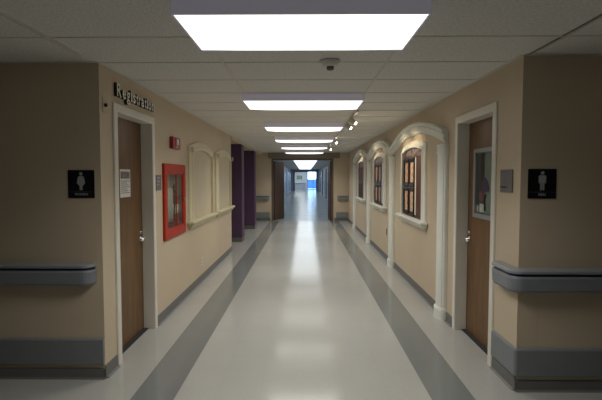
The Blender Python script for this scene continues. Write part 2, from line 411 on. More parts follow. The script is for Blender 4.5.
# ------------------------------------------------------------------ baseboards
def cove(mb, u0, u1, h=0.10): mb.sweep([(u0, 0.0), (u1, 0.0)], [(0, 0), (0, 0.03), (0.012, 0.014), (h-0.006, 0.008), (h, 0.004), (h, 0)])
b = MB(LW); cove(b, YL, 3.61); cove(b, 4.61, 9.4)
b.f = FW(YL); cove(b, -XB, XL+0.012, 0.078)
b.f = idf; b.box(XL, XL+0.014, YL-0.014, YL, 0, 0.078)
struct(b, 'baseboard_left', M['base'], 'dark grey rubber baseboard along the left walls', 'baseboard')
b = MB(RW); cove(b, YR, 3.61); cove(b, 4.61, 4.82)
ys_ = [4.94, 7.82, 10.62, 13.62]
for a, c in zip(ys_, ys_[1:] + [YE + 0.15]): cove(b, a+0.155, c-0.155)
b.f = FW(YR); cove(b, XR-0.012, XB, 0.078)
b.f = idf; b.box(XR-0.014, XR, YR-0.014, YR, 0, 0.078)
struct(b, 'baseboard_right', M['base'], 'dark grey rubber baseboard along the right walls', 'baseboard')
b = MB(FW(YE)); cove(b, -4.0, -1.22); cove(b, 1.04, XR-0.02)
struct(b, 'baseboard_end', M['base'], 'dark grey baseboard beside the double doors', 'baseboard')

# ------------------------------------------------------------------ ceiling fixtures
def fixture(name, w, d, h, x, y, lens, label, group):
    t = empty(name, (x, y, ZC-h), label, 'ceiling light', group)
    z0 = ZC-h; a = MB(); k = 0.009
    for bx in ((x-w/2, x+w/2, y-d/2, y-d/2+k), (x-w/2, x+w/2, y+d/2-k, y+d/2), (x-w/2, x-w/2+k, y-d/2+k, y+d/2-k), (x+w/2-k, x+w/2, y-d/2+k, y+d/2-k)):
        a.box(*bx, z0, ZC-0.006)
    a.box(x-w/2+k, x+w/2-k, y-d/2+k, y+d/2-k, ZC-0.02, ZC-0.006)
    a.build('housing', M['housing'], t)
    # lens: a shallow pillow that hangs a little below the housing
    l = MB(); nx, ny = 16, 12; vs = []
    for iy in range(ny+1):
        for ix in range(nx+1):
            u = 2*ix/nx-1; v = 2*iy/ny-1; u = math.copysign(abs(u)**0.6, u); v = math.copysign(abs(v)**0.6, v)
            vs.append((x+u*(w/2-k), y+v*(d/2-k), z0 + 0.006 - (0.006 if h < 0.06 else 0.026)*((1-u**6)*(1-v**6))**0.7))
    l.add(vs, [(iy*(nx+1)+ix, iy*(nx+1)+ix+1, (iy+1)*(nx+1)+ix+1, (iy+1)*(nx+1)+ix) for iy in range(ny) for ix in range(nx)], 0, True)
    l.build('lens', lens, t)
    return t
ORD = ['nearest large surface mounted ceiling light, directly overhead', 'second white ceiling light from the viewer', 'third ceiling light from the viewer',
       'fourth ceiling light from the viewer', 'fifth ceiling light, last but one before the double doors', 'sixth ceiling light, closest to the double doors']
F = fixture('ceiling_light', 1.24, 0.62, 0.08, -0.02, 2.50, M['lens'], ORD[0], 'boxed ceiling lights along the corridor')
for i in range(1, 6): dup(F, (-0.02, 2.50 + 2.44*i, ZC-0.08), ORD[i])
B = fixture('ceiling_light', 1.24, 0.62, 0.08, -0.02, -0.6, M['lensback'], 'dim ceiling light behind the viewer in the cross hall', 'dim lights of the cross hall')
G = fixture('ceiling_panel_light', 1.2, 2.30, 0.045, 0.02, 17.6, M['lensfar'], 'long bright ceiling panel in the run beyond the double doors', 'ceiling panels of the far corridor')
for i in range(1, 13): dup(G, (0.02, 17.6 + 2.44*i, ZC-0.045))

# prismatic lenses throw most of their light downwards
for k in range(-1, 6):
    ld = bpy.data.lights.new('prismatic_downlight', 'AREA'); ld.shape = 'RECTANGLE'; ld.size = 1.2; ld.size_y = 0.58
    ld.energy = LAMP_W if k >= 0 else LAMP_W * 0.02; ld.color = (1.0, 0.975, 0.93); ld.spread = math.radians(135)
    lo = bpy.data.objects.new('prismatic_downlight', ld); COL.objects.link(lo)
    lo.location = (-0.02, (2.50 + 2.44*k) if k >= 0 else -0.6, ZC - 0.104)
H = fixture('ceiling_panel_light', 1.2, 1.2, 0.045, -0.6, 52.0, M['lobbyfill'], 'unseen bright ceiling panel added to light the room at the far end', 'added ceiling panels of the far end room')  # panels added out of view to brighten the far end room
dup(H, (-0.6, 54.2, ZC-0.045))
# smoke detector
s = MB(); c = (0.185, 3.36, ZC-0.004)
s.lathe(c, (0, 0, -1), [(0.075, 0), (0.075, 0.012), (0.06, 0.02), (0.056, 0.036), (0.045, 0.042)], 28)
o = s.build('smoke_detector', M['detector'], None, 0, 'round off white smoke detector under the ceiling between the first two lights', 'smoke detector')
s = MB(); s.lathe((c[0], c[1], c[2]-0.042), (0, 0, -1), [(0.028, 0), (0.026, 0.022), (0.018, 0.026)], 20); s.build('sensor_cap', M['plate'], o)

# track light
XT = 0.665
t = empty('track_light', (XT, 9.2, ZC-0.03), 'white ceiling track with small spotlights aimed at the arches', 'track light')
r = MB(); r.box(XT-0.018, XT+0.018, 5.8, 12.7, ZC-0.026, ZC-0.006); r.build('rail', M['trackw'], t, 0.003)
r = MB(); r.box(XT-0.022, XT+0.022, 5.78, 5.84, ZC-0.03, ZC-0.006); r.build('feed_box', M['trackw'], t, 0.003)
for y, ty in ((6.35, 6.15), (7.0, 6.75), (10.05, 9.3), (12.4, 12.1)):
    P = Vector((XT, y, 2.325)); D = (Vector((XR, ty, 1.72)) - P).normalized()
    h = MB(); h.tube([(XT, y, ZC-0.026), (XT, y, 2.34)], 0.008); h.lathe(P - D*0.05, D, [(0.018, 0), (0.034, 0.015), (0.036, 0.085), (0.04, 0.095)], 18)
    ho = h.build('spotlight_head', M['trackw'], t)
    h = MB(); h.lathe(P - D*0.05, D, [(0.022, 0.096), (0.020, 0.104), (0.010, 0.110), (0.003, 0.112)], 16); h.build('bulb', M['bulb'], ho)
    ld = bpy.data.lights.new('spot', 'SPOT'); ld.energy = SPOT_W; ld.color = (1, 0.78, 0.52); ld.spot_size = math.radians(64); ld.spot_blend = 0.8; ld.shadow_soft_size = 0.03
    lo = bpy.data.objects.new('spot_lamp', ld); COL.objects.link(lo); lo.location = P + D*0.085
    lo.rotation_euler = D.to_track_quat('-Z', 'Y').to_euler()

# ------------------------------------------------------------------ doors in the side walls
def side_door(n, W, side, label):
    s = empty('door_%d' % n, W(4.11, 0, -0.10), label, 'door', None, 'structure')
    Y0, Y1, Z1 = 3.67, 4.55, 2.10
    leaf = MB(W); leaf.box(Y0+0.022, Y1-0.022, 0.012, Z1-0.022, -0.15, -0.106)
    # frame: casing on the wall plus the lining of the reveal
    fr = MB(W)
    path = [(Y0, 0.0), (Y0, Z1), (Y1, Z1), (Y1, 0.0)]
    fr.sweep(path, [(-0.022, -0.105), (-0.022, 0.008), (-0.018, 0.014), (0.045, 0.014), (0.05, 0.008), (0.05, 0.0), (0.0, 0.0), (0.0, -0.158), (-0.018, -0.158), (-0.018, -0.105)])
    fr.build('door_frame', M['frame'], s)
    th = MB(W); th.box(Y0+0.03, Y1-0.03, 0, 0.010, -0.15, -0.06); th.build('threshold', M['dark'], s)
    return s, leaf
def lever(parent, W, y, z, w):
    a = MB(W)
    a.lathe((y, z, w), (0, 0, 1), [(0.032, 0), (0.032, 0.006), (0.026, 0.012), (0.012, 0.014), (0.011, 0.05), (0.004, 0.052)], 18)
    a.tube([(y, z, w+0.045), (y-0.02, z, w+0.05), (y-0.115, z-0.004, w+0.048)], 0.010)
    a.lathe((y, z+0.065, w), (0, 0, 1), [(0.020, 0), (0.018, 0.010), (0.010, 0.012)], 14)
    a.build('door_handle', M['steel'], parent, 0)
# left door
d1, leaf = side_door(1, LW, -1, 'brown wood door on the left with a posted notice, under Registration lettering')
lf = leaf.build('door_leaf', M['wood'], d1, 0.002); lever(lf, LW, 4.47, 0.93, -0.106)
pz = MB(LW); pz.box(4.0, 4.235, 1.365, 1.62, -0.106, -0.1045)
po = pz.build('notice', M['paper'], None, 0, 'white paper notice with a dark photo taped to the left brown door', 'notice')
q = MB(LW); q.box(4.015, 4.22, 1.535, 1.60, -0.1045, -0.1038); q.build('printed_photo', M['posterink'], po)
q = MB(LW)
for k in range(7): q.box(4.02, 4.215 - 0.03*((k*5) % 3), 1.51 - k*0.018, 1.516 - k*0.018, -0.1045, -0.1039)
q.build('printed_text', M['ink'], po)
# right door with window
d2, leaf = side_door(2, RW, 1, 'brown wood door on the right with a grey framed window')
WY0, WY1, WZ0, WZ1 = 3.76, 4.38, 1.165, 1.815
leaf = MB(RW); wall_grid(leaf, 3.692, 4.528, 0.012, 2.078, -0.15, -0.106, [(WY0, WY1, WZ0, WZ1)])
lf = leaf.build('door_leaf', M['wood'], d2); lever(lf, RW, 4.48, 0.93, -0.106)
wf = MB(RW); wf.sweep([(WY0, WZ0), (WY0, WZ1), (WY1, WZ1), (WY1, WZ0)], [(0.0, -0.15), (0.0, -0.096), (-0.035, -0.096), (-0.04, -0.104), (-0.04, -0.15)], closed=True)
wo = wf.build('window_frame', M['grey'], lf)
q = MB(RW); q.box(WY0+0.04, WY1-0.04, WZ0+0.04, WZ1-0.04, -0.112, -0.109); q.build('pane', M['glass'], lf)
q = MB(RW); q.box(WY0, WY1, WZ0, WZ1, -0.158, -0.150); q.build('backing_board', M['dark'], lf)  # added dark board stands in for the unlit room behind, shuts out the sky
q = MB(RW); q.box(3.80, 4.165, WZ0+0.04, WZ1-0.04, -0.124, -0.120); q.build('pale_sheet', M['paleblind'], lf)
q = MB(RW); q.prism([(4.05, 1.45), (4.08, 1.50), (4.13, 1.545), (4.20, 1.52), (4.22, 1.44), (4.16, 1.39), (4.12, 1.42), (4.07, 1.41)], -0.120, -0.116)
q.build('purple_decoration', M['purplecloth'], lf)
q = MB(RW); q.prism([(4.17, 1.38), (4.23, 1.43), (4.28, 1.40), (4.27, 1.33), (4.18, 1.31)], -0.124, -0.118); q.build('coral_decoration', M['coral'], lf)
q = MB(RW); q.box(4.17, 4.27, 1.22, 1.30, -0.124, -0.118); q.build('small_white_card', M['paper'], lf)
q = MB(RW); q.prism([(4.285, 1.22), (4.32, 1.22), (4.325, 1.26), (4.305, 1.29), (4.28, 1.26)], -0.118, -0.113); q.build('sticker', M['cream'], lf)
q = MB(RW); q.tube([(4.13, 1.24, -0.117), (4.14, 1.34, -0.117), (4.12, 1.39, -0.117)], 0.010); q.build('dark_decoration', M['dark'], lf)

# ------------------------------------------------------------------ Registration lettering
t = empty('lettering_sign', LW(4.1, 2.19, 0.0), 'raised black Registration lettering over the left door', 'sign')
vs0 = None
u = 3.655; size = 0.148
adv = {'R': 0.104, 'e': 0.083, 'g': 0.085, 'i': 0.043, 's': 0.076, 't': 0.056, 'r': 0.058, 'a': 0.083, 'o': 0.086, 'n': 0.085}
tot = sum(adv[c] for c in 'Registration'); sc_ = 0.915/tot
for ch in 'Registration':
    vs, fs, nz = text_geo(ch, size, 0.026, 1.0, 0.0035)
    mnx = min(v[0] for v in vs); mxx = max(v[0] for v in vs); wd = adv[ch]*sc_; tgt = wd*0.80
    kx = tgt/(mxx-mnx)
    m = MB(LW)
    # thicken strokes: a slightly larger dark body behind the face
    m.add([(u + (v[0]-mnx)*kx, 2.205+v[1], 0.002+v[2]) for v in vs], fs)
    m.mi = [1 if z and True else 0 for z in nz]
    m.build('letter', [M['black'], M['letterface']], t)
    u += wd
# small plate with black button beside it
p = MB(LW); p.box(3.44, 3.51, 2.04, 2.16, 0, 0.006)
o = p.build('wall_plate', M['wall'], None, 0.003, 'small beige plate with a black button high at the left wall corner', 'wall plate')
p = MB(LW); p.lathe((3.475, 2.10, 0.006), (0, 0, 1), [(0.015, 0), (0.014, 0.016), (0.006, 0.020)], 16); p.build('button', M['black'], o)

# ------------------------------------------------------------------ room plates
p = MB(LW); p.box(4.64, 4.80, 1.41, 1.57, 0, 0.008)
o = p.build('room_sign', M['plate'], None, 0.001, 'small grey room plate between the left door and the red cabinet', 'sign')
p = MB(LW)
for k in range(3): p.box(4.66, 4.76 - 0.02*k, 1.535-k*0.035, 1.545-k*0.035, 0.008, 0.009)
p.build('raised_text', M['signwhite'], o)
p = MB(RW); p.box(3.33, 3.53, 1.435, 1.605, 0, 0.010)
o = p.build('room_sign', M['plate'], None, 0.001, 'plain grey square room plate right of the right hand door', 'sign')
p = MB(RW); p.box(3.42, 3.52, 1.468, 1.478, 0.010, 0.0112); p.build('raised_text', M['black'], o)
p = MB(RW); p.box(3.335, 3.525, 1.455, 1.458, 0.010, 0.0108); p.build('ridge', M['rail'], o)

# ------------------------------------------------------------------ restroom signs
def restroom(W, xc, zc, female, label):
    p = MB(W); p.box(xc-0.1, xc+0.1, zc-0.105, zc+0.105, 0, 0.008)
    o = p.build('restroom_sign', M['black'], None, 0.002, label, 'sign', 'black restroom signs')
    g = MB(W); h = zc + 0.077
    g.lathe((xc, h, 0.008), (0, 0, 1), [(0.0125, 0), (0.0125, 0.002)], 20, smooth=False)
    if female:
        pts = [(-.012,.060),(.012,.060),(.022,.052),(.031,.008),(.024,-.002),(.020,.004),(.0225,-.006),(.012,-.012),(.010,-.046),(.001,-.046),(-.001,-.046),(-.010,-.046),(-.012,-.012),(-.0225,-.006),(-.020,.004),(-.024,-.002),(-.031,.008),(-.022,.052)]
    else:
        pts = [(-.020,.060),(.020,.060),(.026,.054),(.026,.005),(.018,.003),(.017,.030),(.0155,.030),(.0145,-.046),(.003,-.046),(.002,.004),(-.002,.004),(-.003,-.046),(-.0145,-.046),(-.0155,.030),(-.017,.030),(-.018,.003),(-.026,.005),(-.026,.054)]
    g.prism([(xc+a, zc+b) for a, b in pts], 0.008, 0.010)
    g.build('figure', M['signwhite'], o)
    g = MB(W); g.box(xc-0.095, xc+0.095, zc-0.060, zc-0.058, 0.008, 0.009); g.build('divider_line', M['plate'], o)
    s = 'WOMEN' if female else 'MEN'
    vs, fs, nz = text_geo(s, 0.026, 0.0015)
    cx = (min(v[0] for v in vs)+max(v[0] for v in vs))/2
    g = MB(W); g.add([(xc+v[0]-cx, zc-0.086+v[1], 0.008+v[2]) for v in vs], fs); g.build('lettering', M['signwhite'], o)
restroom(FW(YL), -1.688, 1.497, True, 'black restroom sign with a woman figure on the left wall')
restroom(FW(YR), 1.680, 1.502, False, 'black restroom sign with a man figure on the right wall')

# ------------------------------------------------------------------ handrails and bumper guards
RB = [(0.732, 0.0), (0.737, 0.070), (0.755, 0.082), (0.835, 0.086), (0.85, 0.080), (0.85, 0.0)]
RN = [(0.85, 0.0), (0.85, 0.066), (0.868, 0.066), (0.868, 0.0)]
RT = [(0.868, 0.0), (0.868, 0.078), (0.872, 0.086), (0.888, 0.088), (0.897, 0.078), (0.90, 0.05), (0.90, 0.0)]
BP = [(0.105, 0.0), (0.108, 0.016), (0.116, 0.022), (0.30, 0.022), (0.311, 0.016), (0.314, 0.0)]
def path_sweep(path, prof, name, m, parent, base=None):
    """path in plan: (x, y, nx, ny) with outward normals; prof: (z, out)"""
    mb = MB(); k = len(prof); vs = []
    for x, y, nx, ny in path:
        for z, o in prof: vs.append((x+nx*g0(o), y+ny*g0(o), z))
    n = len(path)
    fs = [(i*k+a, i*k+(a+1) % k, (i+1)*k+(a+1) % k, (i+1)*k+a) for i in range(n-1) for a in range(k)]
    fs += [tuple(range(k))[::-1], tuple(range((n-1)*k, n*k))]
    mb.add(vs, fs)
    return mb.build(name, m, parent)
def rail(path, loc, label, endcaps=()):
    t = empty('handrail', loc, label, 'handrail', 'grey wall handrails')
    path_sweep(path, RB, 'rail_body', M['rail'], t)
    path_sweep([(x, y, nx, ny) for x, y, nx, ny in path], RN, 'recess_strip', M['navy'], t)
    path_sweep(path, RT, 'grip', M['railtop'], t)
def corner(cx, cy, a0, a1, n=6):
    return [(cx, cy, math.cos(math.radians(a0+(a1-a0)*i/n)), math.sin(math.radians(a0+(a1-a0)*i/n))) for i in range(n+1)]
# left: runs along the wall and turns back into it just before the corner
e = -1.672
rail([(-XB+0.02, YL, 0, -1), (e, YL, 0, -1)] + corner(e, YL, -90, 0)[1:], (-3.8, YL, 0.74), 'grey handrail on the left dim wall under the woman sign')
# right: wraps the corner and stops over the door frame
rail([(XB-0.02, YR, 0, -1), (XR, YR, 0, -1)] + corner(XR, YR, -90, -180)[1:] + [(XR, 3.45, -1, 0)] + corner(XR, 3.45, 180, 90)[1:], (XR+1.5, YR, 0.74), 'grey handrail wrapping the right corner under the man sign')
rail([(-2.6, YE, 0, -1), (-1.33, YE, 0, -1)] + corner(-1.33, YE, -90, 0)[1:], (-1.8, YE, 0.74), 'short distant grey handrail left of the double doors')
rail([(XR-0.005, YE-0.0, 0, -1), (1.22, YE, 0, -1)] + corner(1.22, YE, -90, -180)[1:], (1.4, YE, 0.74), 'short distant grey handrail right of the double doors')
def bumper(path, label):
    o = path_sweep(path, BP, 'bumper_guard', M['bump'], None)
    return tag(o, label, 'bumper guard', 'grey bumper guards low on the walls')
bumper([(-XB+0.02, YL, 0, -1), (-1.543, YL, 0, -1)], 'wide grey bumper guard low on the left dim wall')
bumper([(XB-0.02, YR, 0, -1), (XR, YR, 0, -1)] + corner(XR, YR, -90, -180)[1:] + [(XR, 3.605, -1, 0)], 'wide grey bumper guard wrapping the right corner beside the door')
bumper([(-3.9, YE, 0, -1), (-1.24, YE, 0, -1)], 'distant grey bumper guard left of the double doors')
bumper([(XR-0.005, YE, 0, -1), (1.10, YE, 0, -1)], 'distant grey bumper guard right of the double doors')

# ------------------------------------------------------------------ fire alarm and hose cabinet
p = MB(LW); p.box(5.13, 5.43, 1.875, 2.01, 0, 0.045)
o = p.build('fire_alarm', M['redplastic'], None, 0.004, 'small red fire alarm with white strobe above the red cabinet', 'fire alarm')
p = MB(LW); p.box(5.245, 5.315, 1.92, 1.99, 0.045, 0.06); p.build('strobe', M['letterface'], o, 0.004)
vs, fs, nz = text_geo('FIRE', 0.036, 0.002); cx = max(v[0] for v in vs)/2
p = MB(LW); p.add([(5.28+v[0]-cx, 1.886+v[1], 0.045+v[2]) for v in vs], fs); p.build('lettering', M['letterface'], o)
cab = empty('hose_cabinet', LW(5.32, 0.85, 0), 'bright red framed fire hose cabinet with glass door', 'fire cabinet')
p = MB(LW); a0, a1, b0, b1 = CAB
p.box(a0, a1, b0, b1, -0.155, -0.148); p.box(a0, a0+0.006, b0, b1, -0.148, 0); p.box(a1-0.006, a1, b0, b1, -0.148, 0); p.box(a0+0.006, a1-0.006, b0, b0+0.006, -0.148, 0); p.box(a0+0.006, a1-0.006, b1-0.006, b1, -0.148, 0)
p.build('cabinet_box', M['cabin'], cab)
p = MB(LW); p.sweep([(4.93, 0.93), (4.93, 1.62), (5.63, 1.62), (5.63, 0.93)], [(0.078, 0.0), (0.078, 0.022), (0.065, 0.03), (-0.005, 0.030), (-0.012, 0.02), (-0.012, 0.0)], closed=True)
fo = p.build('cabinet_frame', M['red'], cab)
p = MB(LW); p.sweep([(4.97, 0.965), (4.97, 1.585), (5.60, 1.585), (5.60, 0.965)], [(0.025, 0.008), (0.025, 0.022), (0.0, 0.022), (-0.005, 0.008)], closed=True); p.box(5.33, 5.342, 0.965, 1.585, 0.008, 0.018)
do = p.build('cabinet_door', M['red'], cab)
p = MB(LW); p.box(4.97, 5.33, 0.965, 1.585, 0.010, 0.013); p.box(5.342, 5.60, 0.965, 1.585, 0.010, 0.013); p.build('pane', M['glass'], do)
p = MB(LW); p.lathe((5.615, 1.28, 0.022), (0, 0, 1), [(0.014, 0), (0.012, 0.02), (0.005, 0.022)], 14); p.build('knob', M['steel'], do)
p = MB(LW)
pts = []
for k in range(6):
    uu = 5.02 + 0.025 + k*0.042
    a, b = (1.42, 1.03) if k % 2 == 0 else (1.03, 1.42)
    pts += [(uu, a, -0.08), (uu, b, -0.08)]
for q in range(3):
    p.tube([(x_, z_, -0.022 - 0.035*q) for x_, z_, _ in pts], 0.017)
p.build('fire_hose', M['hose'], None, 0, 'off white folded fire hose hanging inside the red cabinet', 'fire hose')
p = MB(LW); p.lathe((5.50, 0.932, -0.078), (0, 1, 0), [(0.058, 0), (0.062, 0.015), (0.062, 0.36), (0.05, 0.40), (0.022, 0.425), (0.022, 0.455)], 24)
o = p.build('fire_extinguisher', M['red'], None, 0, 'red fire extinguisher standing inside the red cabinet', 'fire extinguisher')
p = MB(LW); p.box(5.485, 5.515, 1.385, 1.42, -0.09, -0.05); p.tube([(5.50, 1.40, -0.075), (5.45, 1.43, -0.04), (5.42, 1.44, -0.03)], 0.009); p.tube([(5.50, 1.41, -0.075), (5.45, 1.47, -0.04)], 0.008); p.build('valve_handle', M['black'], o)
p = MB(LW); p.lathe((5.50, 1.10, -0.078), (0, 1, 0), [(0.063, 0), (0.063, 0.12)], 24); p.build('paper_label', M['paper'], o)
p = MB(LW); p.tube([(5.5, 1.40, -0.05), (5.42, 1.36, -0.03), (5.41, 1.22, -0.03), (5.42, 1.06, -0.04)], 0.010); p.build('discharge_hose', M['black'], o)

# outlets
def outlet(W, y, z, m, label):
    p = MB(W); p.box(y-0.036, y+0.036, z-0.058, z+0.058, 0, 0.006); o = p.build('wall_outlet', m, None, 0.002, label, 'outlet')
    for s in (-1, 1):
        p = MB(W); p.box(y-0.015, y+0.015, z+s*0.026-0.014, z+s*0.026+0.014, 0.006, 0.009); p.build('socket', m if m != M['paper'] else M['signwhite'], o)
outlet(LW, 6.70, 0.285, M['paper'], 'white electrical outlet low on the left wall under the blank arched frames')
outlet(RW, 8.40, 0.53, M['black'], 'dark electrical outlet on the right wall under the second display')

# ------------------------------------------------------------------ arched mouldings
def arc(u0, u1, vs, vp, n=24):
    h = vp - vs; c = (u1-u0)/2; R = (c*c+h*h)/(2*h); vc = vp-R; a = math.asin(min(1, c/R)); m = (u0+u1)/2
    return [(m + R*math.sin(-a + 2*a*i/n), vc + R*math.cos(-a + 2*a*i/n)) for i in range(n+1)]
def ell(u0, u1, vs, vp, n=36):
    m = (u0+u1)/2; a = (u1-u0)/2
    return [(m - a*math.cos(math.pi*i/n), vs + (vp-vs)*math.sin(math.pi*i/n)) for i in range(n+1)]
def arch_panel(u0, u1, vb, vs, vp): return [(u0, vb), (u1, vb)] + arc(u0, u1, vs, vp)[::-1]
FP = [(0.0, 0.0), (0.0, 0.016), (-0.012, 0.026), (-0.03, 0.030), (-0.06, 0.034), (-0.085, 0.05), (-0.115, 0.05), (-0.12, 0.044), (-0.12, 0.0)]
def inv(p): return [(-0.12 - o, w) for o, w in p][::-1]
def sill(W, y0, y1, z, m, parent):
    s = MB(W); s.box(y0, y1, z-0.035, z, 0, 0.10); s.box(y0+0.03, y1-0.03, z-0.075, z-0.035, 0, 0.065); s.box(y0+0.05, y1-0.05, z-0.105, z-0.075, 0, 0.04)
    s.build('sill', m, parent, 0.008)
def blind(y0, y1, label):
    t = empty('blind_arch', LW((y0+y1)/2, 0.87, 0), label, 'wall frame', 'blank cream arched frames on the left wall')
    s = MB(LW); s.sweep([(y0, 0.965)] + arc(y0, y1, 1.955, 2.06) + [(y1, 0.965)], FP); s.build('moulding', M['cream'], t)
    s = MB(LW); s.prism(arch_panel(y0+0.118, y1-0.118, 0.965, 1.85, 1.945), 0.0, 0.008); s.build('panel', M['creampanel'], t)
    sill(LW, y0-0.09, y1+0.06, 0.965, M['cream'], t)
    for a, b in ((y0, 1), (y1, -1)):
        s = MB(LW); s.prism([(a-b*0.01, 1.94), (a+b*0.04, 1.955), (a+b*0.04, 1.89), (a+b*0.015, 1.87)], 0.045, 0.075); s.build('corner_bracket', M['creampanel'], t, 0.004)
blind(5.93, 7.45, 'nearer blank cream arched frame, right beside the red cabinet')
blind(7.72, 9.24, 'farther blank cream arched frame, next to the purple columns')

# pilasters and big arches on the right wall
def pilaster(yc, label):
    t = empty('pilaster', RW(yc, 0, 0), label, 'pilaster', 'white pilasters on the right wall')
    def half(hw, d, z0, z1, mb, flute=0.0):
        pr = [(yc-hw, 0.0)]; n = 48
        for k in range(n+1):
            an = math.pi*k/n; f = 1 - flute*(1 if 3 < k < 45 and k % 6 < 3 else 0)
            pr.append((yc - hw*math.cos(an)*f, 0.012 + d*math.sin(an)**0.7*f))
        pr.append((yc+hw, 0.0)); m = len(pr)
        vs = [(u, z0, w) for u, w in pr] + [(u, z1, w) for u, w in pr]
        mb.add(vs, [tuple(range(m)), tuple(range(m, 2*m))] + [(i, (i+1) % m, m+(i+1) % m, m+i) for i in range(m)])
    s = MB(RW); half(0.120, 0.062, 0.125, 1.80, s, 0.05); s.build('shaft', M['white'], t)
    s = MB(RW); half(0.138, 0.080, 0, 0.11, s); half(0.128, 0.071, 0.11, 0.125, s); s.build('plinth', M['white'], t)
    s = MB(RW); half(0.130, 0.072, 1.80, 1.825, s); half(0.123, 0.066, 1.825, 1.862, s); half(0.130, 0.074, 1.862, 1.902, s); s.build('capital', M['white'], t)
PL = ['nearest tall white pilaster, beside the right hand door', 'second white pilaster, between the first and second displays', 'third white pilaster, between the second and third displays', 'farthest white pilaster, near the double doors']
for y, l in zip(ys_, PL): pilaster(y, l)
AP = [(0.0, 0.0), (0.0, 0.072), (-0.018, 0.078), (-0.032, 0.074), (-0.045, 0.052), (-0.06, 0.045), (-0.066, 0.057), (-0.105, 0.057), (-0.11, 0.042), (-0.142, 0.040), (-0.147, 0.032), (-0.147, 0.0)]
AL = ['nearest big white arch moulding over the first display', 'middle white arch moulding on the right wall', 'farthest white arch moulding on the right wall']
def vsweep(mb, path, prof):
    """like sweep, but offsets run straight up and down so the ends are cut plumb"""
    k = len(prof); n = len(path); vs = [(u, v+o, w) for u, v in path for o, w in prof]
    fs = [(i*k+a, i*k+(a+1) % k, (i+1)*k+(a+1) % k, (i+1)*k+a) for i in range(n-1) for a in range(k)]
    return mb.add(vs, fs + [tuple(range(k))[::-1], tuple(range((n-1)*k, n*k))])
for i, (a, c, l) in enumerate(zip(ys_, ys_[1:], AL)):
    s = MB(RW); vsweep(s, arc(a-0.09 if i == 0 else a+0.003, c-0.003 if i < 2 else c+0.09, 2.052, 2.278, 30), AP)
    s.build('arch_moulding', M['white'], None, 0, l, 'arch moulding', 'white arch mouldings on the right wall')

# ------------------------------------------------------------------ displays
def display(y0, y1, label, variant):
    t = empty('display_frame', RW((y0+y1)/2, 0.87, 0), label, 'display frame', 'arched display frames on the right wall')
    s = MB(RW); s.sweep([(y0, 0.985)] + arc(y0, y1, 1.975, 2.052) + [(y1, 0.985)], [(o*0.8, w) for o, w in FP]); s.build('moulding', M['white'], t)
    sill(RW, y0-0.10, y1+0.10, 0.985, M['white'], t)
    s = MB(RW); s.prism(arch_panel(y0+0.09, y1-0.09, 0.985, 1.89, 1.962), 0.0, 0.012); s.build('backing_board', M['board'] if variant != 2 else M['brownpanel'], t)
    if variant < 2:
        s = MB(RW); s.prism([(y0+0.13, 1.835), (y1-0.13, 1.835)] + arc(y0+0.13, y1-0.13, 1.885, 1.945)[::-1], 0.012, 0.016); s.build('arched_print', M['mural'], t)
    return t
def plaque(first, y, z, w, h, doc, label, group):
    o = empty('framed_certificate', RW(y, z-h/2, 0.012), label, 'framed certificate', group)
    s = MB(RW); s.sweep([(y-w/2, z-h/2), (y-w/2, z+h/2), (y+w/2, z+h/2), (y+w/2, z-h/2)], [(0, 0.0135), (0, 0.034), (-0.012, 0.038), (-0.06, 0.028), (-0.065, 0.0135)], closed=True); s.build('frame', M['plaqueframe'], o)
    s = MB(RW); s.box(y-w/2+0.05, y+w/2-0.05, z-h/2+0.05, z+h/2-0.05, 0.0135, 0.022); s.build('certificate', doc, o)
    return o
display(5.68, 7.05, 'nearest arched white display frame with dark certificates', 0)
names = ['upper', 'lower']; cols = ['right', 'left']
for r in range(2):
    for c in range(2):
        plaque(None, 6.385 + c*0.33, 1.615 - r*0.412, 0.32, 0.40, M['doc'], '%s %s dark framed certificate of four in the nearest display' % (names[r], cols[c]), 'certificates in the nearest display')
s = MB(RW); s.box(6.145, 6.195, 1.03, 1.825, 0.0135, 0.026); s.build('white_strip', M['white'], None, 0, 'narrow white upright strip between certificates and brown panel, nearest display', 'strip')
s = MB(RW); s.box(5.79, 6.135, 1.03, 1.825, 0.0135, 0.022); s.build('brown_panel', M['brownpanel'], None, 0, 'tall narrow brown panel at the right of the nearest display', 'panel')
display(8.50, 9.90, 'middle arched white display frame with amber certificates', 1)
for r in range(2):
    for c in range(2):
        plaque(None, 9.11 + c*0.40, 1.615 - r*0.412, 0.39, 0.40, M['doc2'], '%s %s amber framed certificate of four in the middle display' % (names[r], cols[c]), 'certificates in the middle display')
s = MB(RW); s.box(8.63, 8.90, 1.03, 1.825, 0.0135, 0.022); s.build('white_sheet', M['farwhite'], None, 0, 'tall pale sheet at the right of the middle display', 'sheet')
s = MB(RW); s.prism([(8.98, 2.062), (9.44, 2.062), (9.44, 2.10), (9.34, 2.12), (9.21, 2.13), (9.08, 2.12), (8.98, 2.10)], 0.0, 0.015)
s.build('arched_plaque', M['redprint'], None, 0, 'small arched reddish plaque above the middle display', 'plaque')
display(11.35, 12.85, 'farthest arched white display frame with brown panel', 2)
for r in range(2):
    for c in range(2):
        plaque(None, 11.85 + c*0.50, 1.615 - r*0.412, 0.48, 0.40, M['brownpanel'], '%s %s brown framed panel of four in the farthest display' % (names[r], cols[c]), 'panels in the farthest display')

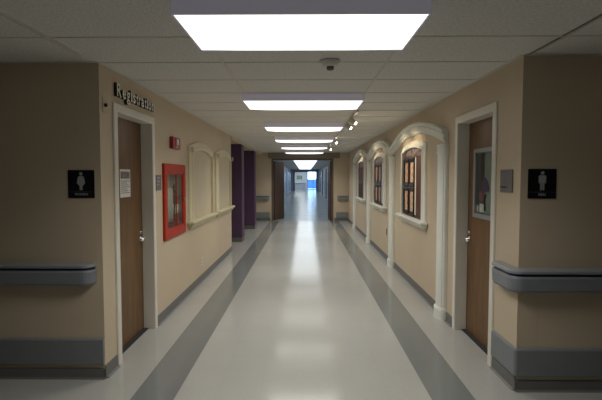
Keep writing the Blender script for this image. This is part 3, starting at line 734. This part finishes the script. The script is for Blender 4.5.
# ------------------------------------------------------------------ double doors
dd = empty('door_3', (-0.09, YE, 0), 'open pair of dark wood doors at the end of the corridor', 'door', None, 'structure')
s = MB(FW(YE)); s.sweep([(-1.16, 0.0), (-1.16, 2.18), (0.98, 2.18), (0.98, 0.0)], [(-0.045, -0.16), (-0.045, 0.012), (0.02, 0.012), (0.02, 0.0), (0.0, 0.0), (0.0, -0.16)])
s.build('door_frame', M['jamb'], dd)
s = MB(FW(YE)); s.box(-1.3, 1.22, 2.205, ZC-0.008, 0, 0.05); s.build('header_panel', M['taupe'], dd)
def leafdoor(hx, sgn, deg, matw):
    ang = math.radians(deg); d = Vector((sgn*math.cos(ang), math.sin(ang), 0)); nn = Vector((-d.y, d.x, 0))
    def W(u, v, w): return tuple(Vector((hx, YE+0.02, 0)) + d*u + nn*w + Vector((0, 0, v)))
    s = MB(W); s.box(0.0, 0.94, 0.012, 2.11, -0.022, 0.022); l = s.build('door_leaf', matw, dd, 0.002)
    for q in (-1, 1):
        s = MB(W); s.box(0.86, 0.92, 0.98, 1.10, q*0.022, q*0.030) if q > 0 else s.box(0.86, 0.92, 0.98, 1.10, -0.030, -0.022)
        s.tube([(0.88, 1.04, q*0.03), (0.88, 1.04, q*0.07), (0.78, 1.04, q*0.07)], 0.012); s.build('door_handle', M['steel'] if q > 0 else M['fardark'], l)
    s = MB(W); s.box(0.0, 0.94, 0.05, 0.28, 0.022, 0.025); s.box(0.0, 0.94, 0.05, 0.28, -0.025, -0.022); s.build('kick_plate', M['darkwood'], l)
leafdoor(-1.09, 1, 72, M['darkwood'])
leafdoor(0.91, -1, 88, M['darkwood'])

# ------------------------------------------------------------------ far corridor fittings
LF = lambda u, v, w: (-1.55 + w, u, v)
RF = lambda u, v, w: (1.55 - w, u, v)
n = 4
for W, side, yy in ((LF, 'left', (19.5, 25.0, 30.5, 37.0, 43.5)), (RF, 'right', (20.5, 27.0, 33.0, 40.0, 45.5))):
    for i, y in enumerate(yy):
        s = MB(W); s.box(y-0.47, y+0.47, 0.01, 2.08, 0.0, 0.03)
        o = s.build('door_%d' % n, M['fardoor'] if side == 'left' else M['farwhite'], None, 0.002, '%s door in the %s wall beyond the double doors, %s' % ('blue' if side == 'left' else 'pale', side, ['nearest', 'second nearest', 'middle of five', 'second farthest', 'farthest'][i]), 'door', 'closed doors of the far corridor, ' + side, 'structure')
        s = MB(W); s.sweep([(y-0.48, 0), (y-0.48, 2.09), (y+0.48, 2.09), (y+0.48, 0)], [(0.07, 0), (0.07, 0.05), (0, 0.05), (0, 0)]); s.build('door_frame', M['fardark'] if side == 'right' else M['farwhite'], o)
        s = MB(W); s.tube([(y+0.40, 1.0, 0.03), (y+0.40, 1.0, 0.08), (y+0.30, 1.0, 0.08)], 0.012); s.build('door_handle', M['steel'], o)
        n += 1
for W, side, yy, m in ((LF, 'left', (22.2, 27.7, 33.7, 40.2), 'farboard'), (RF, 'right', (23.7, 30.0, 36.5), 'pink')):
    for i, y in enumerate(yy):
        s = MB(W); s.box(y-0.7, y+0.7, 1.0, 1.9, 0.0, 0.02); o = s.build('notice_board', M[m], None, 0, '%s notice board on the far corridor %s wall, %s' % ('blue and white' if side == 'left' else 'pinkish', side, ['closest to the doors', 'second closest to the doors', 'third closest to the doors', 'farthest of the four'][i]), 'notice board', 'notice boards of the far corridor, ' + side)
        s = MB(W); s.sweep([(y-0.7, 1.0), (y-0.7, 1.9), (y+0.7, 1.9), (y+0.7, 1.0)], [(0.03, 0), (0.03, 0.03), (0, 0.03), (0, 0)], closed=True); s.build('board_frame', M['farwhite'], o)
        s = MB(W); s.box(y-0.5, y-0.1, 1.2, 1.75, 0.02, 0.023); s.box(y+0.1, y+0.45, 1.15, 1.65, 0.02, 0.023); s.build('pinned_paper', M['farwhite'], o)
s = MB(FW(YF)); s.sweep([(-1.18, 0), (-1.18, 2.14), (1.26, 2.14), (1.26, 0)], [(0.08, 0), (0.08, 0.03), (-0.04, 0.03), (-0.04, -0.15), (0, -0.15), (0, 0)])
struct(s, 'trim_3', M['fardark'], 'dark frame around the far end opening', 'door frame')
# lobby: picture, ledge, glass door
s = MB(FW(56.0)); s.box(-1.05, -0.35, 1.25, 1.75, 0, 0.03); o = s.build('wall_picture', M['green'], None, 0, 'green picture on the white wall at the far end', 'picture')
s = MB(FW(56.0)); s.sweep([(-1.05, 1.25), (-1.05, 1.75), (-0.35, 1.75), (-0.35, 1.25)], [(0.03, 0), (0.03, 0.04), (-0.01, 0.04), (-0.01, 0.03), (0, 0)], closed=True); s.build('picture_frame', M['farwhite'], o)
s = MB(); s.box(-3.0, 0.12, 54.6, 55.2, 0.84, 0.90); t = s.build('counter', M['farwhite'], None, 0.01, 'long white counter on the left of the far end room', 'counter')
s = MB(); s.box(-2.95, 0.07, 54.7, 55.15, 0.0, 0.84); s.build('counter_front', M['farwall'], t)
gd = empty('door_%d' % n, (1.02, 56.0, 0), 'bright glass door to daylight at the far end', 'glass door', None, 'structure')
s = MB(FW(56.0)); s.sweep([(0.30, 0.0), (0.30, 2.25), (1.75, 2.25), (1.75, 0.0)], [(0.0, -0.15), (0.0, 0.02), (-0.06, 0.02), (-0.06, -0.15)]); s.box(0.36, 1.69, 0.0, 0.05, -0.1, -0.03); s.box(0.99, 1.05, 0.05, 2.19, -0.09, -0.05); s.build('door_frame', M['fardoor'], gd)
s = MB(FW(56.0)); s.box(0.36, 0.99, 0.05, 2.19, -0.075, -0.069); s.box(1.05, 1.69, 0.05, 2.19, -0.075, -0.069); s.build('pane', M['glass'], gd)
# outdoors beyond the glass
s = MB(); s.box(-8, 10, 57.0, 75, -0.1, 0.0); struct(s, 'ground', M['outdoor'], 'pale paving outside the far glass door', 'ground')
s = MB(); s.box(-6, 8, 61.0, 61.2, 0.0, 1.25); s.build('low_wall', M['bluewall'], None, 0.01, 'low blue wall outside the far glass door', 'wall')
